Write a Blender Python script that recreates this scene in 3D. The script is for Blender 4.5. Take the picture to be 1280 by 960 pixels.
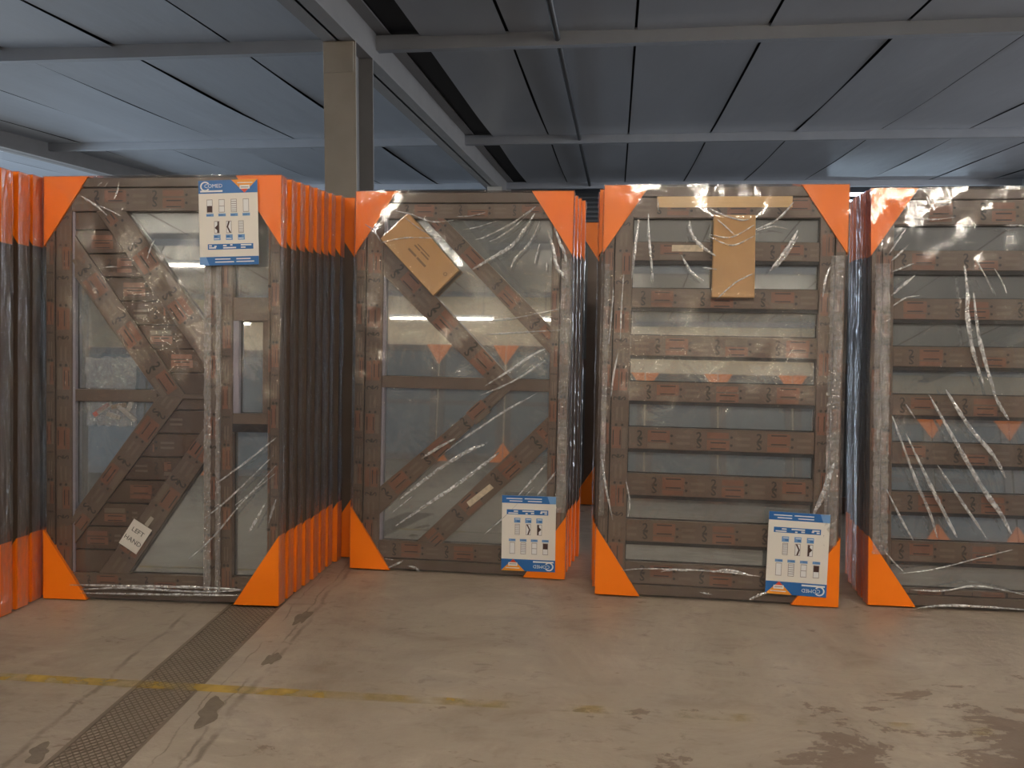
import bpy, bmesh, math, random
from mathutils import Vector, Matrix
R = random.Random(7)
for o in list(bpy.data.objects): bpy.data.objects.remove(o)
SC = bpy.context.scene
COL = SC.collection
# ------------------------------------------------------------------ camera, world, light
CAM_F, CAM_YAW, CAM_PITCH, CAM_ROLL, CAM_H = 1032.957, .1237, .0959, .0094, 1.4995
def cam_axes():
    cy, sy = math.cos(CAM_YAW), math.sin(CAM_YAW)
    f0 = Vector((-sy, cy, 0)); r0 = Vector((cy, sy, 0)); u0 = Vector((0, 0, 1))
    f = f0*math.cos(CAM_PITCH) - u0*math.sin(CAM_PITCH); u = u0*math.cos(CAM_PITCH) + f0*math.sin(CAM_PITCH)
    return r0*math.cos(CAM_ROLL) + u*math.sin(CAM_ROLL), u*math.cos(CAM_ROLL) - r0*math.sin(CAM_ROLL), f
AX_R, AX_U, AX_F = cam_axes()
EYE = Vector((0, 0, CAM_H))
cd = bpy.data.cameras.new('camera'); cam = bpy.data.objects.new('camera', cd); COL.objects.link(cam)
cd.sensor_fit = 'HORIZONTAL'; cd.sensor_width = 36; cd.lens = 36*CAM_F/1280; cd.clip_end = 200
m = Matrix.Identity(4)
for i, a in enumerate((AX_R, AX_U, -AX_F)):
    for j in range(3): m[j][i] = a[j]
m.translation = EYE; cam.matrix_world = m
SC.camera = cam
w = bpy.data.worlds.new('world'); SC.world = w; w.use_nodes = True
bg = w.node_tree.nodes['Background']; bg.inputs[0].default_value = (.72, .84, 1, 1); bg.inputs[1].default_value = 1.0
vs = SC.view_settings; vs.view_transform = 'Standard'; vs.look = 'None'; vs.exposure = 1.42; vs.gamma = 1; vs.use_curve_mapping = False
def area(name, loc, size, sizey, rot, power, color):
    l = bpy.data.lights.new(name, 'AREA'); l.shape = 'RECTANGLE'; l.size = size; l.size_y = sizey; l.energy = power; l.color = color
    o = bpy.data.objects.new(name, l); COL.objects.link(o); o.location = loc; o.rotation_euler = rot; return o
# daylight through the left opening; right area light added to brighten the ceiling
area('daylight_side_opening', (-15.6, 10.4, 1.9), 3.4, 10, (0, -math.pi/2, 0), 560, (.66, .83, 1))
area('added_right_fill', (15.6, 10, 1.9), 3.4, 9, (0, math.pi/2, 0), 480, (.86, .92, 1))
TUBE_STRENGTH = 48.0
# ------------------------------------------------------------------ materials
MATS = {}
def nodes(mat): return mat.node_tree.nodes, mat.node_tree.links
def P(name, col, rough=.5, metal=0, spec=.5, var=0, vscale=8, bump=0, bscale=60, emit=0, stretch=(1, 1, 1)):
    if name in MATS: return MATS[name]
    mt = bpy.data.materials.new(name); mt.use_nodes = True; n, l = nodes(mt); b = n['Principled BSDF']
    b.inputs['Base Color'].default_value = (*col, 1); b.inputs['Roughness'].default_value = rough; b.inputs['Metallic'].default_value = metal
    b.inputs['Specular IOR Level'].default_value = spec
    if emit: b.inputs['Emission Color'].default_value = (*col, 1); b.inputs['Emission Strength'].default_value = emit
    if var or bump:
        tc = n.new('ShaderNodeTexCoord'); mp = n.new('ShaderNodeMapping'); mp.inputs['Scale'].default_value = stretch
        l.new(tc.outputs['Object'], mp.inputs[0])
    if var:
        nz = n.new('ShaderNodeTexNoise'); nz.inputs['Scale'].default_value = vscale; nz.inputs['Detail'].default_value = 5
        l.new(mp.outputs[0], nz.inputs['Vector'])
        mx = n.new('ShaderNodeMix'); mx.data_type = 'RGBA'
        mx.inputs[6].default_value = (*[c*(1-var) for c in col], 1); mx.inputs[7].default_value = (*[min(1, c*(1+var)) for c in col], 1)
        l.new(nz.outputs['Fac'], mx.inputs[0]); l.new(mx.outputs[2], b.inputs['Base Color'])
    if bump:
        nb = n.new('ShaderNodeTexNoise'); nb.inputs['Scale'].default_value = bscale; nb.inputs['Detail'].default_value = 4
        l.new(mp.outputs[0], nb.inputs['Vector']); bp = n.new('ShaderNodeBump'); bp.inputs['Strength'].default_value = bump; bp.inputs['Distance'].default_value = .01
        l.new(nb.outputs['Fac'], bp.inputs['Height']); l.new(bp.outputs[0], b.inputs['Normal'])
    MATS[name] = mt; return mt
ALU = P('brown_aluminium', (.105, .070, .051), .40, .0, .5, .22, 5, .05, 30)
ALU2 = P('brown_aluminium_leaf', (.122, .083, .062), .40, .0, .5, .22, 6, .05, 30)
SLAT = P('brown_panel_slat', (.082, .049, .033), .42, 0, .5, .25, 7, .05, 30)
BEAD = P('bead_lavender_reflection', (.27, .25, .30), .35)  # bead with a lavender reflection put into its colour
GASKET = P('black_rubber_gasket', (.012, .011, .012), .6)
ORANGE = P('orange_corner_board', (1.0, .215, .005), .42, 0, .4, .06, 4, .03, 20)
KRAFT = P('kraft_cardboard', (.50, .30, .135), .7, 0, .3, .10, 10, .06, 60)
KRAFT_D = P('carton_print', (.22, .13, .07), .7)
PAPER = P('white_paper', (.80, .76, .70), .5)
BLUE = P('print_blue', (.02, .14, .42), .45)
LBLUE = P('print_light_blue', (.16, .33, .62), .45)
PGREY = P('print_grey', (.32, .28, .27), .5)
PBROWN = P('print_brown', (.06, .025, .022), .5)
PYEL = P('print_amber', (.85, .33, .03), .45)
PRED = P('print_red', (.70, .06, .02), .45)
PWHITE = P('print_white', (.80, .80, .80), .45)
INK = P('ink_black', (.02, .02, .022), .5)
T_OR = P('tape_print_orange', (.185, .082, .050), .45, 0, .5, .25, 14)
T_GR = P('tape_print_grey', (.150, .108, .082), .45)
T_DK = P('tape_print_dark', (.035, .028, .024), .5)
STEEL = P('grey_painted_steel', (.20, .19, .185), .5, 0, .5, .15, 3, .05, 20)
STEEL_T = P('tan_lit_steel', (.30, .265, .225), .5, 0, .5, .18, 4, .05, 20)  # column front as lit: warm light put into the steel colour
DARK = P('dark_steel', (.035, .035, .038), .5)
FOIL = P('roof_foil', (.40, .415, .45), .33, .45, .5, .16, 1.6, .5, 7, stretch=(1, .22, 1))
PURLIN = P('galvanised_purlin', (.30, .31, .335), .45, .2, .5, .12, 3)
def glass_mat():
    mt = bpy.data.materials.new('grey_reflective_glass'); mt.use_nodes = True; n, l = nodes(mt); out = n['Material Output']
    b = n['Principled BSDF']; b.inputs['Base Color'].default_value = (.215, .23, .235, 1); b.inputs['Roughness'].default_value = .35
    g = n.new('ShaderNodeBsdfGlossy'); g.inputs['Color'].default_value = (.70, .745, .765, 1); g.inputs['Roughness'].default_value = .02
    mx = n.new('ShaderNodeMixShader'); mx.inputs[0].default_value = .52
    l.new(b.outputs[0], mx.inputs[1]); l.new(g.outputs[0], mx.inputs[2]); l.new(mx.outputs[0], out.inputs[0]); return mt
GLASS = glass_mat()
def film_mat(name, base, gloss_rough, milk, bump, scale, stretch):
    mt = bpy.data.materials.new(name); mt.use_nodes = True; n, l = nodes(mt); out = n['Material Output']
    b = n['Principled BSDF']; b.inputs['Base Color'].default_value = (.8, .8, .82, 1); b.inputs['Roughness'].default_value = gloss_rough
    b.inputs['Specular IOR Level'].default_value = .6
    t = n.new('ShaderNodeBsdfTransparent'); g = n.new('ShaderNodeBsdfGlossy'); g.inputs['Roughness'].default_value = gloss_rough
    g.inputs['Color'].default_value = (1, 1, 1, 1)
    tc = n.new('ShaderNodeTexCoord'); mp = n.new('ShaderNodeMapping'); mp.inputs['Scale'].default_value = stretch; l.new(tc.outputs['Object'], mp.inputs[0])
    nz = n.new('ShaderNodeTexNoise'); nz.inputs['Scale'].default_value = scale; nz.inputs['Detail'].default_value = 6; nz.inputs['Distortion'].default_value = 1.2
    l.new(mp.outputs[0], nz.inputs['Vector'])
    bp = n.new('ShaderNodeBump'); bp.inputs['Strength'].default_value = bump; bp.inputs['Distance'].default_value = .02; l.new(nz.outputs['Fac'], bp.inputs['Height'])
    l.new(bp.outputs[0], g.inputs['Normal']); l.new(bp.outputs[0], b.inputs['Normal'])
    lw = n.new('ShaderNodeLayerWeight'); lw.inputs['Blend'].default_value = .25
    ma = n.new('ShaderNodeMath'); ma.operation = 'MULTIPLY_ADD'; ma.inputs[1].default_value = .45; ma.inputs[2].default_value = base; l.new(lw.outputs['Fresnel'], ma.inputs[0]); ma.use_clamp = True
    m1 = n.new('ShaderNodeMixShader'); l.new(ma.outputs[0], m1.inputs[0]); l.new(t.outputs[0], m1.inputs[1]); l.new(g.outputs[0], m1.inputs[2])
    cr = n.new('ShaderNodeMapRange'); cr.inputs['From Min'].default_value = .45; cr.inputs['From Max'].default_value = .8; cr.inputs['To Min'].default_value = milk*.5; cr.inputs['To Max'].default_value = min(1, milk*2.2)
    l.new(nz.outputs['Fac'], cr.inputs[0])
    m2 = n.new('ShaderNodeMixShader'); l.new(cr.outputs[0], m2.inputs[0]); l.new(m1.outputs[0], m2.inputs[1]); l.new(b.outputs[0], m2.inputs[2])
    l.new(m2.outputs[0], out.inputs[0]); return mt
FILM = film_mat('clear_stretch_film', .055, .08, .032, .32, 7, (1, 1, .5))
FILM_S = film_mat('clear_stretch_film_edges', .24, .09, .08, .8, 22, (1, 1, .12))
FOLD = film_mat('film_fold', .35, .14, .55, .3, 30, (1, 1, 1))
GATHER = film_mat('gathered_film', .26, .08, .14, 1.0, 45, (1, 1, .7))
# ------------------------------------------------------------------ mesh helpers
class MB:
    def __init__(s): s.v = []; s.f = []; s.m = []
    def face(s, pts, mi=0):
        b = len(s.v); s.v += [tuple(p) for p in pts]; s.f.append(tuple(range(b, b+len(pts)))); s.m.append(mi)
    def box(s, x0, y0, z0, x1, y1, z1, mi=0):
        b = len(s.v); s.v += [(x, y, z) for z in (z0, z1) for y in (y0, y1) for x in (x0, x1)]
        for q in ((0, 2, 3, 1), (4, 5, 7, 6), (0, 1, 5, 4), (2, 6, 7, 3), (0, 4, 6, 2), (1, 3, 7, 5)): s.f.append(tuple(b+k for k in q)); s.m.append(mi)
    def prism(s, poly, y0, y1, mi=0):                     # poly: (u, v) ccw seen from -y
        n = len(poly); b = len(s.v)
        s.v += [(u, y0, v) for u, v in poly] + [(u, y1, v) for u, v in poly]
        s.f.append(tuple(b+i for i in range(n))); s.m.append(mi)
        s.f.append(tuple(b+n+i for i in reversed(range(n)))); s.m.append(mi)
        for i in range(n):
            j = (i+1) % n; s.f.append((b+j, b+i, b+n+i, b+n+j)); s.m.append(mi)
    def tube(s, a, b_, r, seg=10, mi=0):
        a = Vector(a); b_ = Vector(b_); d = (b_-a).normalized(); x = d.orthogonal().normalized(); y = d.cross(x); k = len(s.v)
        for c in (a, b_):
            for i in range(seg):
                t = 2*math.pi*i/seg; s.v.append(tuple(c + x*math.cos(t)*r + y*math.sin(t)*r))
        for i in range(seg): j = (i+1) % seg; s.f.append((k+i, k+j, k+seg+j, k+seg+i)); s.m.append(mi)
        s.f.append(tuple(k+i for i in reversed(range(seg)))); s.m.append(mi); s.f.append(tuple(k+seg+i for i in range(seg))); s.m.append(mi)
    def mesh(s, name, mats):
        me = bpy.data.meshes.new(name); me.from_pydata(s.v, [], s.f)
        for mt in (mats if isinstance(mats, (list, tuple)) else [mats]): me.materials.append(mt)
        for p, i in zip(me.polygons, s.m): p.material_index = i
        bm = bmesh.new(); bm.from_mesh(me); bmesh.ops.recalc_face_normals(bm, faces=bm.faces); bm.to_mesh(me); bm.free()
        me.update(); return me
    def build(s, name, mats, parent=None, bevel=0, smooth=False):
        o = bpy.data.objects.new(name, s.mesh(name, mats)); COL.objects.link(o); o.parent = parent
        if bevel:
            b = o.modifiers.new('bevel', 'BEVEL'); b.width = bevel; b.segments = 1; b.limit_method = 'ANGLE'
        if smooth:
            for p in o.data.polygons: p.use_smooth = True
        return o
def tag(o, label, cat, group=None, kind=None):
    if label: o['label'] = label
    if cat: o['category'] = cat
    if group: o['group'] = group
    if kind: o['kind'] = kind
    return o
def empty(name, mat=None, loc=None):
    o = bpy.data.objects.new(name, None); COL.objects.link(o); o.empty_display_size = .1
    if mat is not None: o.matrix_world = mat
    if loc is not None: o.location = loc
    return o
_glyph = {}
def glyph(txt):                                           # flat mesh of a text, centred, cap height ~1
    if txt not in _glyph:
        c = bpy.data.curves.new('t', 'FONT'); c.body = txt; c.align_x = 'CENTER'; c.align_y = 'CENTER'; c.resolution_u = 2; c.offset = .02 if len(txt) < 2 else 0
        o = bpy.data.objects.new('t', c); COL.objects.link(o); bpy.context.view_layer.update()
        me = bpy.data.meshes.new_from_object(o.evaluated_get(bpy.context.evaluated_depsgraph_get()))
        _glyph[txt] = ([v.co.copy() for v in me.vertices], [tuple(p.vertices) for p in me.polygons])
        bpy.data.objects.remove(o); bpy.data.curves.remove(c); bpy.data.meshes.remove(me)
    return _glyph[txt]
def add_text(mb, txt, c, ax, ay, size, y, mi):            # c: (u, v) centre, ax / ay unit axes in (u, v)
    vs_, fs = glyph(txt); b = len(mb.v)
    for p in vs_:
        mb.v.append((c[0] + (ax[0]*p.x + ay[0]*p.y)*size, y, c[1] + (ax[1]*p.x + ay[1]*p.y)*size))
    for f in fs: mb.f.append(tuple(b+i for i in f)); mb.m.append(mi)
def clip(poly, a, b, c):                                  # keep a*u + b*v <= c
    out = []
    for i in range(len(poly)):
        p, q = poly[i], poly[(i+1) % len(poly)]; dp = a*p[0]+b*p[1]-c; dq = a*q[0]+b*q[1]-c
        if dp <= 0: out.append(p)
        if dp*dq < 0:
            t = dp/(dp-dq); out.append((p[0]+(q[0]-p[0])*t, p[1]+(q[1]-p[1])*t))
    return out
def side(poly, p, q, keep, m=0.0):                        # cut by the line p-q, keep the side where point `keep` lies, grown by m
    a, b = q[1]-p[1], p[0]-q[0]; L = math.hypot(a, b); a /= L; b /= L; c = a*p[0]+b*p[1]
    if a*keep[0]+b*keep[1] > c: a, b, c = -a, -b, -c
    return clip(poly, a, b, c+m)
def rect(u0, v0, u1, v1): return [(u0, v0), (u1, v0), (u1, v1), (u0, v1)]
# ------------------------------------------------------------------ pixel -> place
def ray(x, y): return (AX_R*((x-640)/CAM_F) - AX_U*((y-480)/CAM_F) + AX_F)
def on_z(x, y, z=0.0):
    d = ray(x, y); return EYE + d*((z-CAM_H)/d.z)
# ------------------------------------------------------------------ floor
def floor_mat():
    mt = bpy.data.materials.new('worn_concrete'); mt.use_nodes = True; n, l = nodes(mt); b = n['Principled BSDF']
    tc = n.new('ShaderNodeTexCoord')
    def noise(scale, detail=6, dist=0, stretch=None, rough=.6):
        q = n.new('ShaderNodeTexNoise'); q.inputs['Scale'].default_value = scale; q.inputs['Detail'].default_value = detail; q.inputs['Distortion'].default_value = dist; q.inputs['Roughness'].default_value = rough
        if stretch:
            mp = n.new('ShaderNodeMapping'); mp.inputs['Scale'].default_value = stretch; l.new(tc.outputs['Object'], mp.inputs[0]); l.new(mp.outputs[0], q.inputs['Vector'])
        else: l.new(tc.outputs['Object'], q.inputs['Vector'])
        return q.outputs['Fac']
    def ramp(x, a, c): 
        r = n.new('ShaderNodeMapRange'); r.inputs['From Min'].default_value = a; r.inputs['From Max'].default_value = c; l.new(x, r.inputs[0]); return r.outputs[0]
    def mix(f, a, c, blend='MIX'):
        q = n.new('ShaderNodeMix'); q.data_type = 'RGBA'; q.blend_type = blend
        if hasattr(f, 'links'): l.new(f, q.inputs[0])
        else: q.inputs[0].default_value = f
        for i, s in ((6, a), (7, c)):
            if hasattr(s, 'links'): l.new(s, q.inputs[i])
            else: q.inputs[i].default_value = (*s, 1)
        return q.outputs[2]
    def math_(op, a, c):
        q = n.new('ShaderNodeMath'); q.operation = op
        for i, s in enumerate((a, c)):
            if hasattr(s, 'links'): l.new(s, q.inputs[i])
            else: q.inputs[i].default_value = s
        return q.outputs[0]
    c = mix(ramp(noise(1.3, 10, .8, None, .7), .38, .62), (.255, .198, .148), (.42, .345, .272))
    c = mix(ramp(noise(5, 8, .8, (.6, 1.6, 1)), .42, .62), c, (.345, .28, .215))
    c = mix(math_('MULTIPLY', math_('MULTIPLY', ramp(noise(13, 9, .9, (.7, 1.3, 1), .7), .55, .70), ramp(noise(1.7, 5, .5), .36, .56)), .85), c, (.165, .122, .09))
    # peeled brown patches gathered towards the right front of the aisle
    sx = n.new('ShaderNodeSeparateXYZ'); l.new(tc.outputs['Object'], sx.inputs[0])
    gx = ramp(sx.outputs['X'], -.2, 1.5); gy = ramp(sx.outputs['Y'], 3.6, 2.7); g = math_('MULTIPLY', gx, gy)
    pn = noise(3.1, 10, .35, (1, 1.7, 1), .68)
    th = math_('ADD', pn, math_('MULTIPLY', g, .24))
    c = mix(math_('MULTIPLY', ramp(th, .64, .66), .8), c, (.16, .108, .076))
    # cracks along the drain kerbs
    wob = math_('MULTIPLY', math_('SUBTRACT', noise(3, 8, .3), .5), .12)
    xx = math_('ADD', math_('ADD', sx.outputs['X'], wob), math_('MULTIPLY', sx.outputs['Y'], .06))
    for x0, wd in ((-1.80, .008), (-1.20, .009), (-1.24, .004), (-1.33, .003)):
        d = math_('ABSOLUTE', math_('SUBTRACT', xx, x0), 0)
        c = mix(math_('MULTIPLY', math_('MULTIPLY', ramp(d, wd*1.8, wd*.5), ramp(noise(5, 5), .38, .58)), .75), c, (.12, .088, .065))
    # tyre scuffs running across the aisle
    sc = noise(9, 4, 1.0, (.12, 2.2, 1)); c = mix(math_('MULTIPLY', ramp(sc, .62, .70), .22), c, (.20, .165, .14))
    l.new(c, b.inputs['Base Color'])
    rr = ramp(noise(2.2, 6), .3, .7); q = n.new('ShaderNodeMapRange'); q.inputs['To Min'].default_value = .32; q.inputs['To Max'].default_value = .55; l.new(rr, q.inputs[0]); l.new(q.outputs[0], b.inputs['Roughness'])
    bp = n.new('ShaderNodeBump'); bp.inputs['Strength'].default_value = .25; bp.inputs['Distance'].default_value = .01; l.new(noise(30, 8), bp.inputs['Height']); l.new(bp.outputs[0], b.inputs['Normal'])
    return mt
CONC = floor_mat()
X0, X1, Y0, Y1 = -16, 16, -12.5, 18.6
def drain_x(y): return -1.715 - .045*(y-3.1)             # centre line of the drain channel
DW = .125
fl = MB()
for a, b in ((X0, -1), (1, X1)):
    if b == -1: fl.face([(X0, Y0, 0), (drain_x(Y0)-DW, Y0, 0), (drain_x(Y1)-DW, Y1, 0), (X0, Y1, 0)])
    else: fl.face([(drain_x(Y0)+DW, Y0, 0), (X1, Y0, 0), (X1, Y1, 0), (drain_x(Y1)+DW, Y1, 0)])
for sgn in (-1, 1):
    fl.face([(drain_x(Y0)+sgn*DW, Y0, 0), (drain_x(Y1)+sgn*DW, Y1, 0), (drain_x(Y1)+sgn*DW, Y1, -.03), (drain_x(Y0)+sgn*DW, Y0, -.004)])
fl.face([(drain_x(Y0)-DW, Y0, -.004), (drain_x(Y0)+DW, Y0, -.004), (drain_x(Y1)+DW, Y1, -.004), (drain_x(Y1)-DW, Y1, -.004)])
floor = fl.build('floor', CONC); tag(floor, None, None, kind='structure')
# expanded-metal cover of the drain
GRATE = P('dull_expanded_metal', (.17, .125, .09), .6, .0, .5, .25, 9)
gr = MB()
def strand(p, q, wd=.0024):
    d = Vector((q[0]-p[0], q[1]-p[1], 0)).normalized(); nrm = Vector((-d.y, d.x, 0))*wd
    a, b = Vector((p[0], p[1], -.001)), Vector((q[0], q[1], -.001))
    gr.face([a-nrm, a+nrm, b+nrm, b-nrm]); gr.face([a+nrm, a+nrm-Vector((0, 0, .003)), b+nrm-Vector((0, 0, .003)), b+nrm])
ny = 0; y = 1.9; dy, nx = .030, 9; cw = 2*DW/nx
while y < 5.2:
    for i in range(nx):
        xa = drain_x(y) - DW + cw*i
        off = 0
        strand((xa, y), (xa+cw/2, y+dy/2)); strand((xa+cw/2, y+dy/2), (xa+cw, y)); strand((xa, y), (xa+cw/2, y-dy/2)); strand((xa+cw/2, y-dy/2), (xa+cw, y))
    y += dy
grate = empty('drain_grate', loc=(0, 0, 0)); tag(grate, 'brown expanded-metal mesh drain cover running across the concrete floor', 'drain cover')
gr.build('mesh_sheet', GRATE, grate)
for sgn in (-1, 1):
    k = MB(); xa = sgn*DW
    k.face([(drain_x(1.9)+xa-.008, 1.9, .0005), (drain_x(1.9)+xa+.008, 1.9, .0005), (drain_x(5.2)+xa+.008, 5.2, .0005), (drain_x(5.2)+xa-.008, 5.2, .0005)])
    k.box(-99, 0, 0, -99, 0, 0); k.v = k.v[:4]; k.f = k.f[:1]; k.m = k.m[:1]
    e = k.build('edge_angle', GRATE, grate); so = e.modifiers.new('t', 'SOLIDIFY'); so.thickness = .006
# chipped spots beside the drain
CHIP = P('chipped_concrete', (.175, .135, .10), .8, 0, .3, .3, 20, .4, 40)
for (px, py, rx, ry) in ((378, 772, .035, .11), (340, 824, .035, .07), (262, 890, .06, .10), (48, 942, .05, .06)):
    c = on_z(px, py); k = MB(); pts = []
    for i in range(26):
        t = 2*math.pi*i/26; r = .75+.22*math.sin(2*t+px)+.14*math.sin(5*t+py)+.06*R.random(); pts.append((c.x + rx*r*math.cos(t) - .25*rx*math.sin(t), c.y + 1.15*ry*r*math.sin(t), .0012))
    k.face(pts); k.build('concrete_chip', CHIP, floor)
# worn yellow aisle line
def yellow_mat():
    mt = bpy.data.materials.new('worn_yellow_paint'); mt.use_nodes = True; n, l = nodes(mt); b = n['Principled BSDF']
    b.inputs['Base Color'].default_value = (.62, .40, .06, 1); b.inputs['Roughness'].default_value = .5
    t = n.new('ShaderNodeBsdfTransparent'); mx = n.new('ShaderNodeMixShader'); tc = n.new('ShaderNodeTexCoord')
    nz = n.new('ShaderNodeTexNoise'); nz.inputs['Scale'].default_value = 7; nz.inputs['Detail'].default_value = 8; l.new(tc.outputs['Object'], nz.inputs['Vector'])
    sx = n.new('ShaderNodeSeparateXYZ'); l.new(tc.outputs['Object'], sx.inputs[0])
    r1 = n.new('ShaderNodeMapRange'); r1.inputs['From Min'].default_value = -1.6; r1.inputs['From Max'].default_value = .3; r1.inputs['To Min'].default_value = .24; r1.inputs['To Max'].default_value = -.02; l.new(sx.outputs['X'], r1.inputs[0])
    ad = n.new('ShaderNodeMath'); l.new(nz.outputs['Fac'], ad.inputs[0]); l.new(r1.outputs[0], ad.inputs[1])
    r2 = n.new('ShaderNodeMapRange'); r2.inputs['From Min'].default_value = .50; r2.inputs['From Max'].default_value = .85; r2.inputs['To Max'].default_value = .72; l.new(ad.outputs[0], r2.inputs[0])
    l.new(r2.outputs[0], mx.inputs[0]); l.new(t.outputs[0], mx.inputs[1]); l.new(b.outputs[0], mx.inputs[2]); l.new(mx.outputs[0], n['Material Output'].inputs[0]); return mt
YEL = yellow_mat()
k = MB()
for i in range(40):
    xa, xb = -4.5 + i*.19, -4.5 + (i+1)*.19; f = lambda x: 2.965 + .028*x
    k.face([(xa, f(xa)-.029, .002), (xb, f(xb)-.029, .002), (xb, f(xb)+.029, .002), (xa, f(xa)+.029, .002)])
tag(k.build('aisle_line', YEL), 'faded yellow painted aisle line crossing the concrete floor and drain', 'floor marking')
# ------------------------------------------------------------------ roof
HC = CAM_H + 2.56
def struct(o): o['kind'] = 'structure'; return o
k = MB(); k.box(X0, Y0, HC+.06, X1, Y1, HC+.16); ceiling = struct(k.build('ceiling', P('roof_void_shade', (.014, .014, .016), .7)))  # near-black slab colour holds the shade of the roof void
PURL = [-12.4, -6.2, -1.4, 3.35, 8.1, 12.85, 17.75]
SEAMS = [-15.9, -14.7, -13.5, -12.3, -11.1, -9.9, -8.72, -7.5, -6.3, -5.08, -3.85, -2.38, -1.07, .13, 1.33, 2.54, 3.74, 4.95, 6.15, 7.35, 8.55, 9.75, 10.95, 12.15, 13.4, 14.6, 15.9]
def roof_panel(x0, x1, y0, y1, nxx, nyy):
    k = MB(); sag = R.uniform(.004, .03); ph = R.uniform(0, 6); ti = R.uniform(-.008, .008)
    P_ = {}
    for j in range(nyy+1):
        for i in range(nxx+1):
            s, t = i/nxx, j/nyy
            z = HC - sag*math.sin(math.pi*t)*.6 + ti*(s-.5)*2 + .006*math.sin(ph + 7*t + 2*s) - .012*(abs(2*s-1)**6)*math.sin(math.pi*t)
            P_[i, j] = len(k.v); k.v.append((x0+.012+(x1-x0-.024)*s, y0+(y1-y0)*t, z))
    for j in range(nyy):
        for i in range(nxx): k.f.append((P_[i, j], P_[i, j+1], P_[i+1, j+1], P_[i+1, j])); k.m.append(0)
    return k.build('ceiling_panel', FOIL, ceiling, smooth=True)
for b in range(len(PURL)-1):
    for i in range(len(SEAMS)-1):
        if PURL[b+1] > 8: roof_panel(SEAMS[i] if i != 11 else -1.93, SEAMS[i+1], PURL[b], PURL[b+1], 6, 10)
        else: roof_panel(SEAMS[i], SEAMS[i+1], PURL[b], PURL[b+1], 2, 3)
for yb in PURL:
    k = MB(); k.box(X0, yb-.05, HC-.12, X1, yb+.05, HC+.02); k.build('purlin', PURLIN, ceiling)
def ibeam(name, xc, wd, z0, z1, ya, yb, mat, parent):
    k = MB(); k.box(xc-wd/2, ya, z0, xc+wd/2, yb, z0+.018); k.box(xc-wd/2, ya, z1-.018, xc+wd/2, yb, z1); k.box(xc-.012, ya, z0, xc+.012, yb, z1)
    return k.build(name, mat, parent)
ibeam('roof_beam', -2.37, .28, CAM_H+2.2, HC+.05, Y0, Y1-.1, STEEL, ceiling)
ibeam('roof_beam', -9.3, .28, CAM_H+2.28, HC+.05, Y0, Y1-.1, STEEL, ceiling)
ibeam('roof_beam', 7.9, .28, CAM_H+2.28, HC+.05, Y0, Y1-.1, STEEL, ceiling)
k = MB(); k.tube((-.60, 5, HC-.06), (-.60, 17.7, HC-.06), .028, 10); k.build('conduit_pipe', DARK, ceiling, smooth=True)
# steel columns
def column(x, y, label, zt):
    c = empty('steel_post', loc=(x, y, 0)); tag(c, label, 'post')
    k = MB(); k.box(-.14, 0, 0, .14, .022, zt); k.build('front_flange', STEEL_T, c)
    k = MB(); k.box(-.14, .50, 0, .14, .522, zt); k.build('rear_flange', STEEL, c)
    k = MB(); k.box(-.012, .022, 0, .012, .50, zt); k.build('web', STEEL, c)
    k = MB(); k.box(-.138, -.014, zt-.26, .128, 0, zt-.01); k.build('splice_plate', STEEL_T, c, bevel=.003)
    k = MB(); k.box(-.20, -.06, 0, .20, .58, .02); k.build('base_plate', STEEL, c)
    return c
column(-2.365, 6.98, 'grey steel H-section column with tan-lit front behind the wrapped doors under the roof beam', CAM_H+2.2)
column(-2.30, 15.6, 'distant grey steel column at the far end of the roof beam', CAM_H+2.2)
# walls
WALL = P('dark_corrugated_wall', (.030, .032, .036), .45, .2)
k = MB(); k.box(X0, Y1, 0, X1, Y1+.15, HC+.1); wb = struct(k.build('wall_back', WALL))
for i in range(12):
    k = MB(); z = HC-.22-i*.10; k.box(-8, Y1-.06, z, X1-.2, Y1, z+.035); k.build('wall_louvre', P('louvre_steel', (.10, .105, .115), .3, .6), wb)
k = MB(); k.box(X0, Y0-.15, 0, X1, Y0, HC+.1)
CREAM = P('cream_painted_wall', (.66, .51, .35), .6, 0, .4, .08, 2)
struct(k.build('wall_rear', CREAM))
k = MB(); k.box(X1, Y0, 0, X1+.15, 5.4, HC+.1); k.box(X1, 14.6, 0, X1+.15, Y1, HC+.1); k.box(X1, 5.4, 3.6, X1+.15, 14.6, HC+.1); struct(k.build('wall_right', P('grey_wall', (.30, .29, .28), .7)))  # opening made for the added right fill light
k = MB(); k.box(X0-.15, Y0, 0, X0, 5.2, HC+.1); k.box(X0-.15, 15.6, 0, X0, Y1, HC+.1); k.box(X0-.15, 5.2, 3.6, X0, 15.6, HC+.1)
struct(k.build('wall_left', P('grey_wall', (.30, .29, .28), .7)))
# daylight strip windows at the top of the far wall
SKYW = P('daylit_window_pane', (.66, .84, 1.0), .4, emit=1.6)
for j, (xa, xb, za, zb) in enumerate(((4.45, 6.2, HC-.22, HC-.14), (6.2, 8.2, HC-.22, HC-.12), (4.4, 7.2, HC-.34, HC-.29))):
    wr = struct(empty('window_%d' % (j+1), loc=(xa, Y1-.10, za)))
    k = MB(); k.box(0, 0, 0, xb-xa, .02, zb-za); k.build('pane', SKYW, wr)
    k = MB(); k.box(-.02, -.01, -.02, xb-xa+.02, .03, -.0); k.box(-.02, -.01, zb-za, xb-xa+.02, .03, zb-za+.02); k.build('window_frame', DARK, wr)
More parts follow.
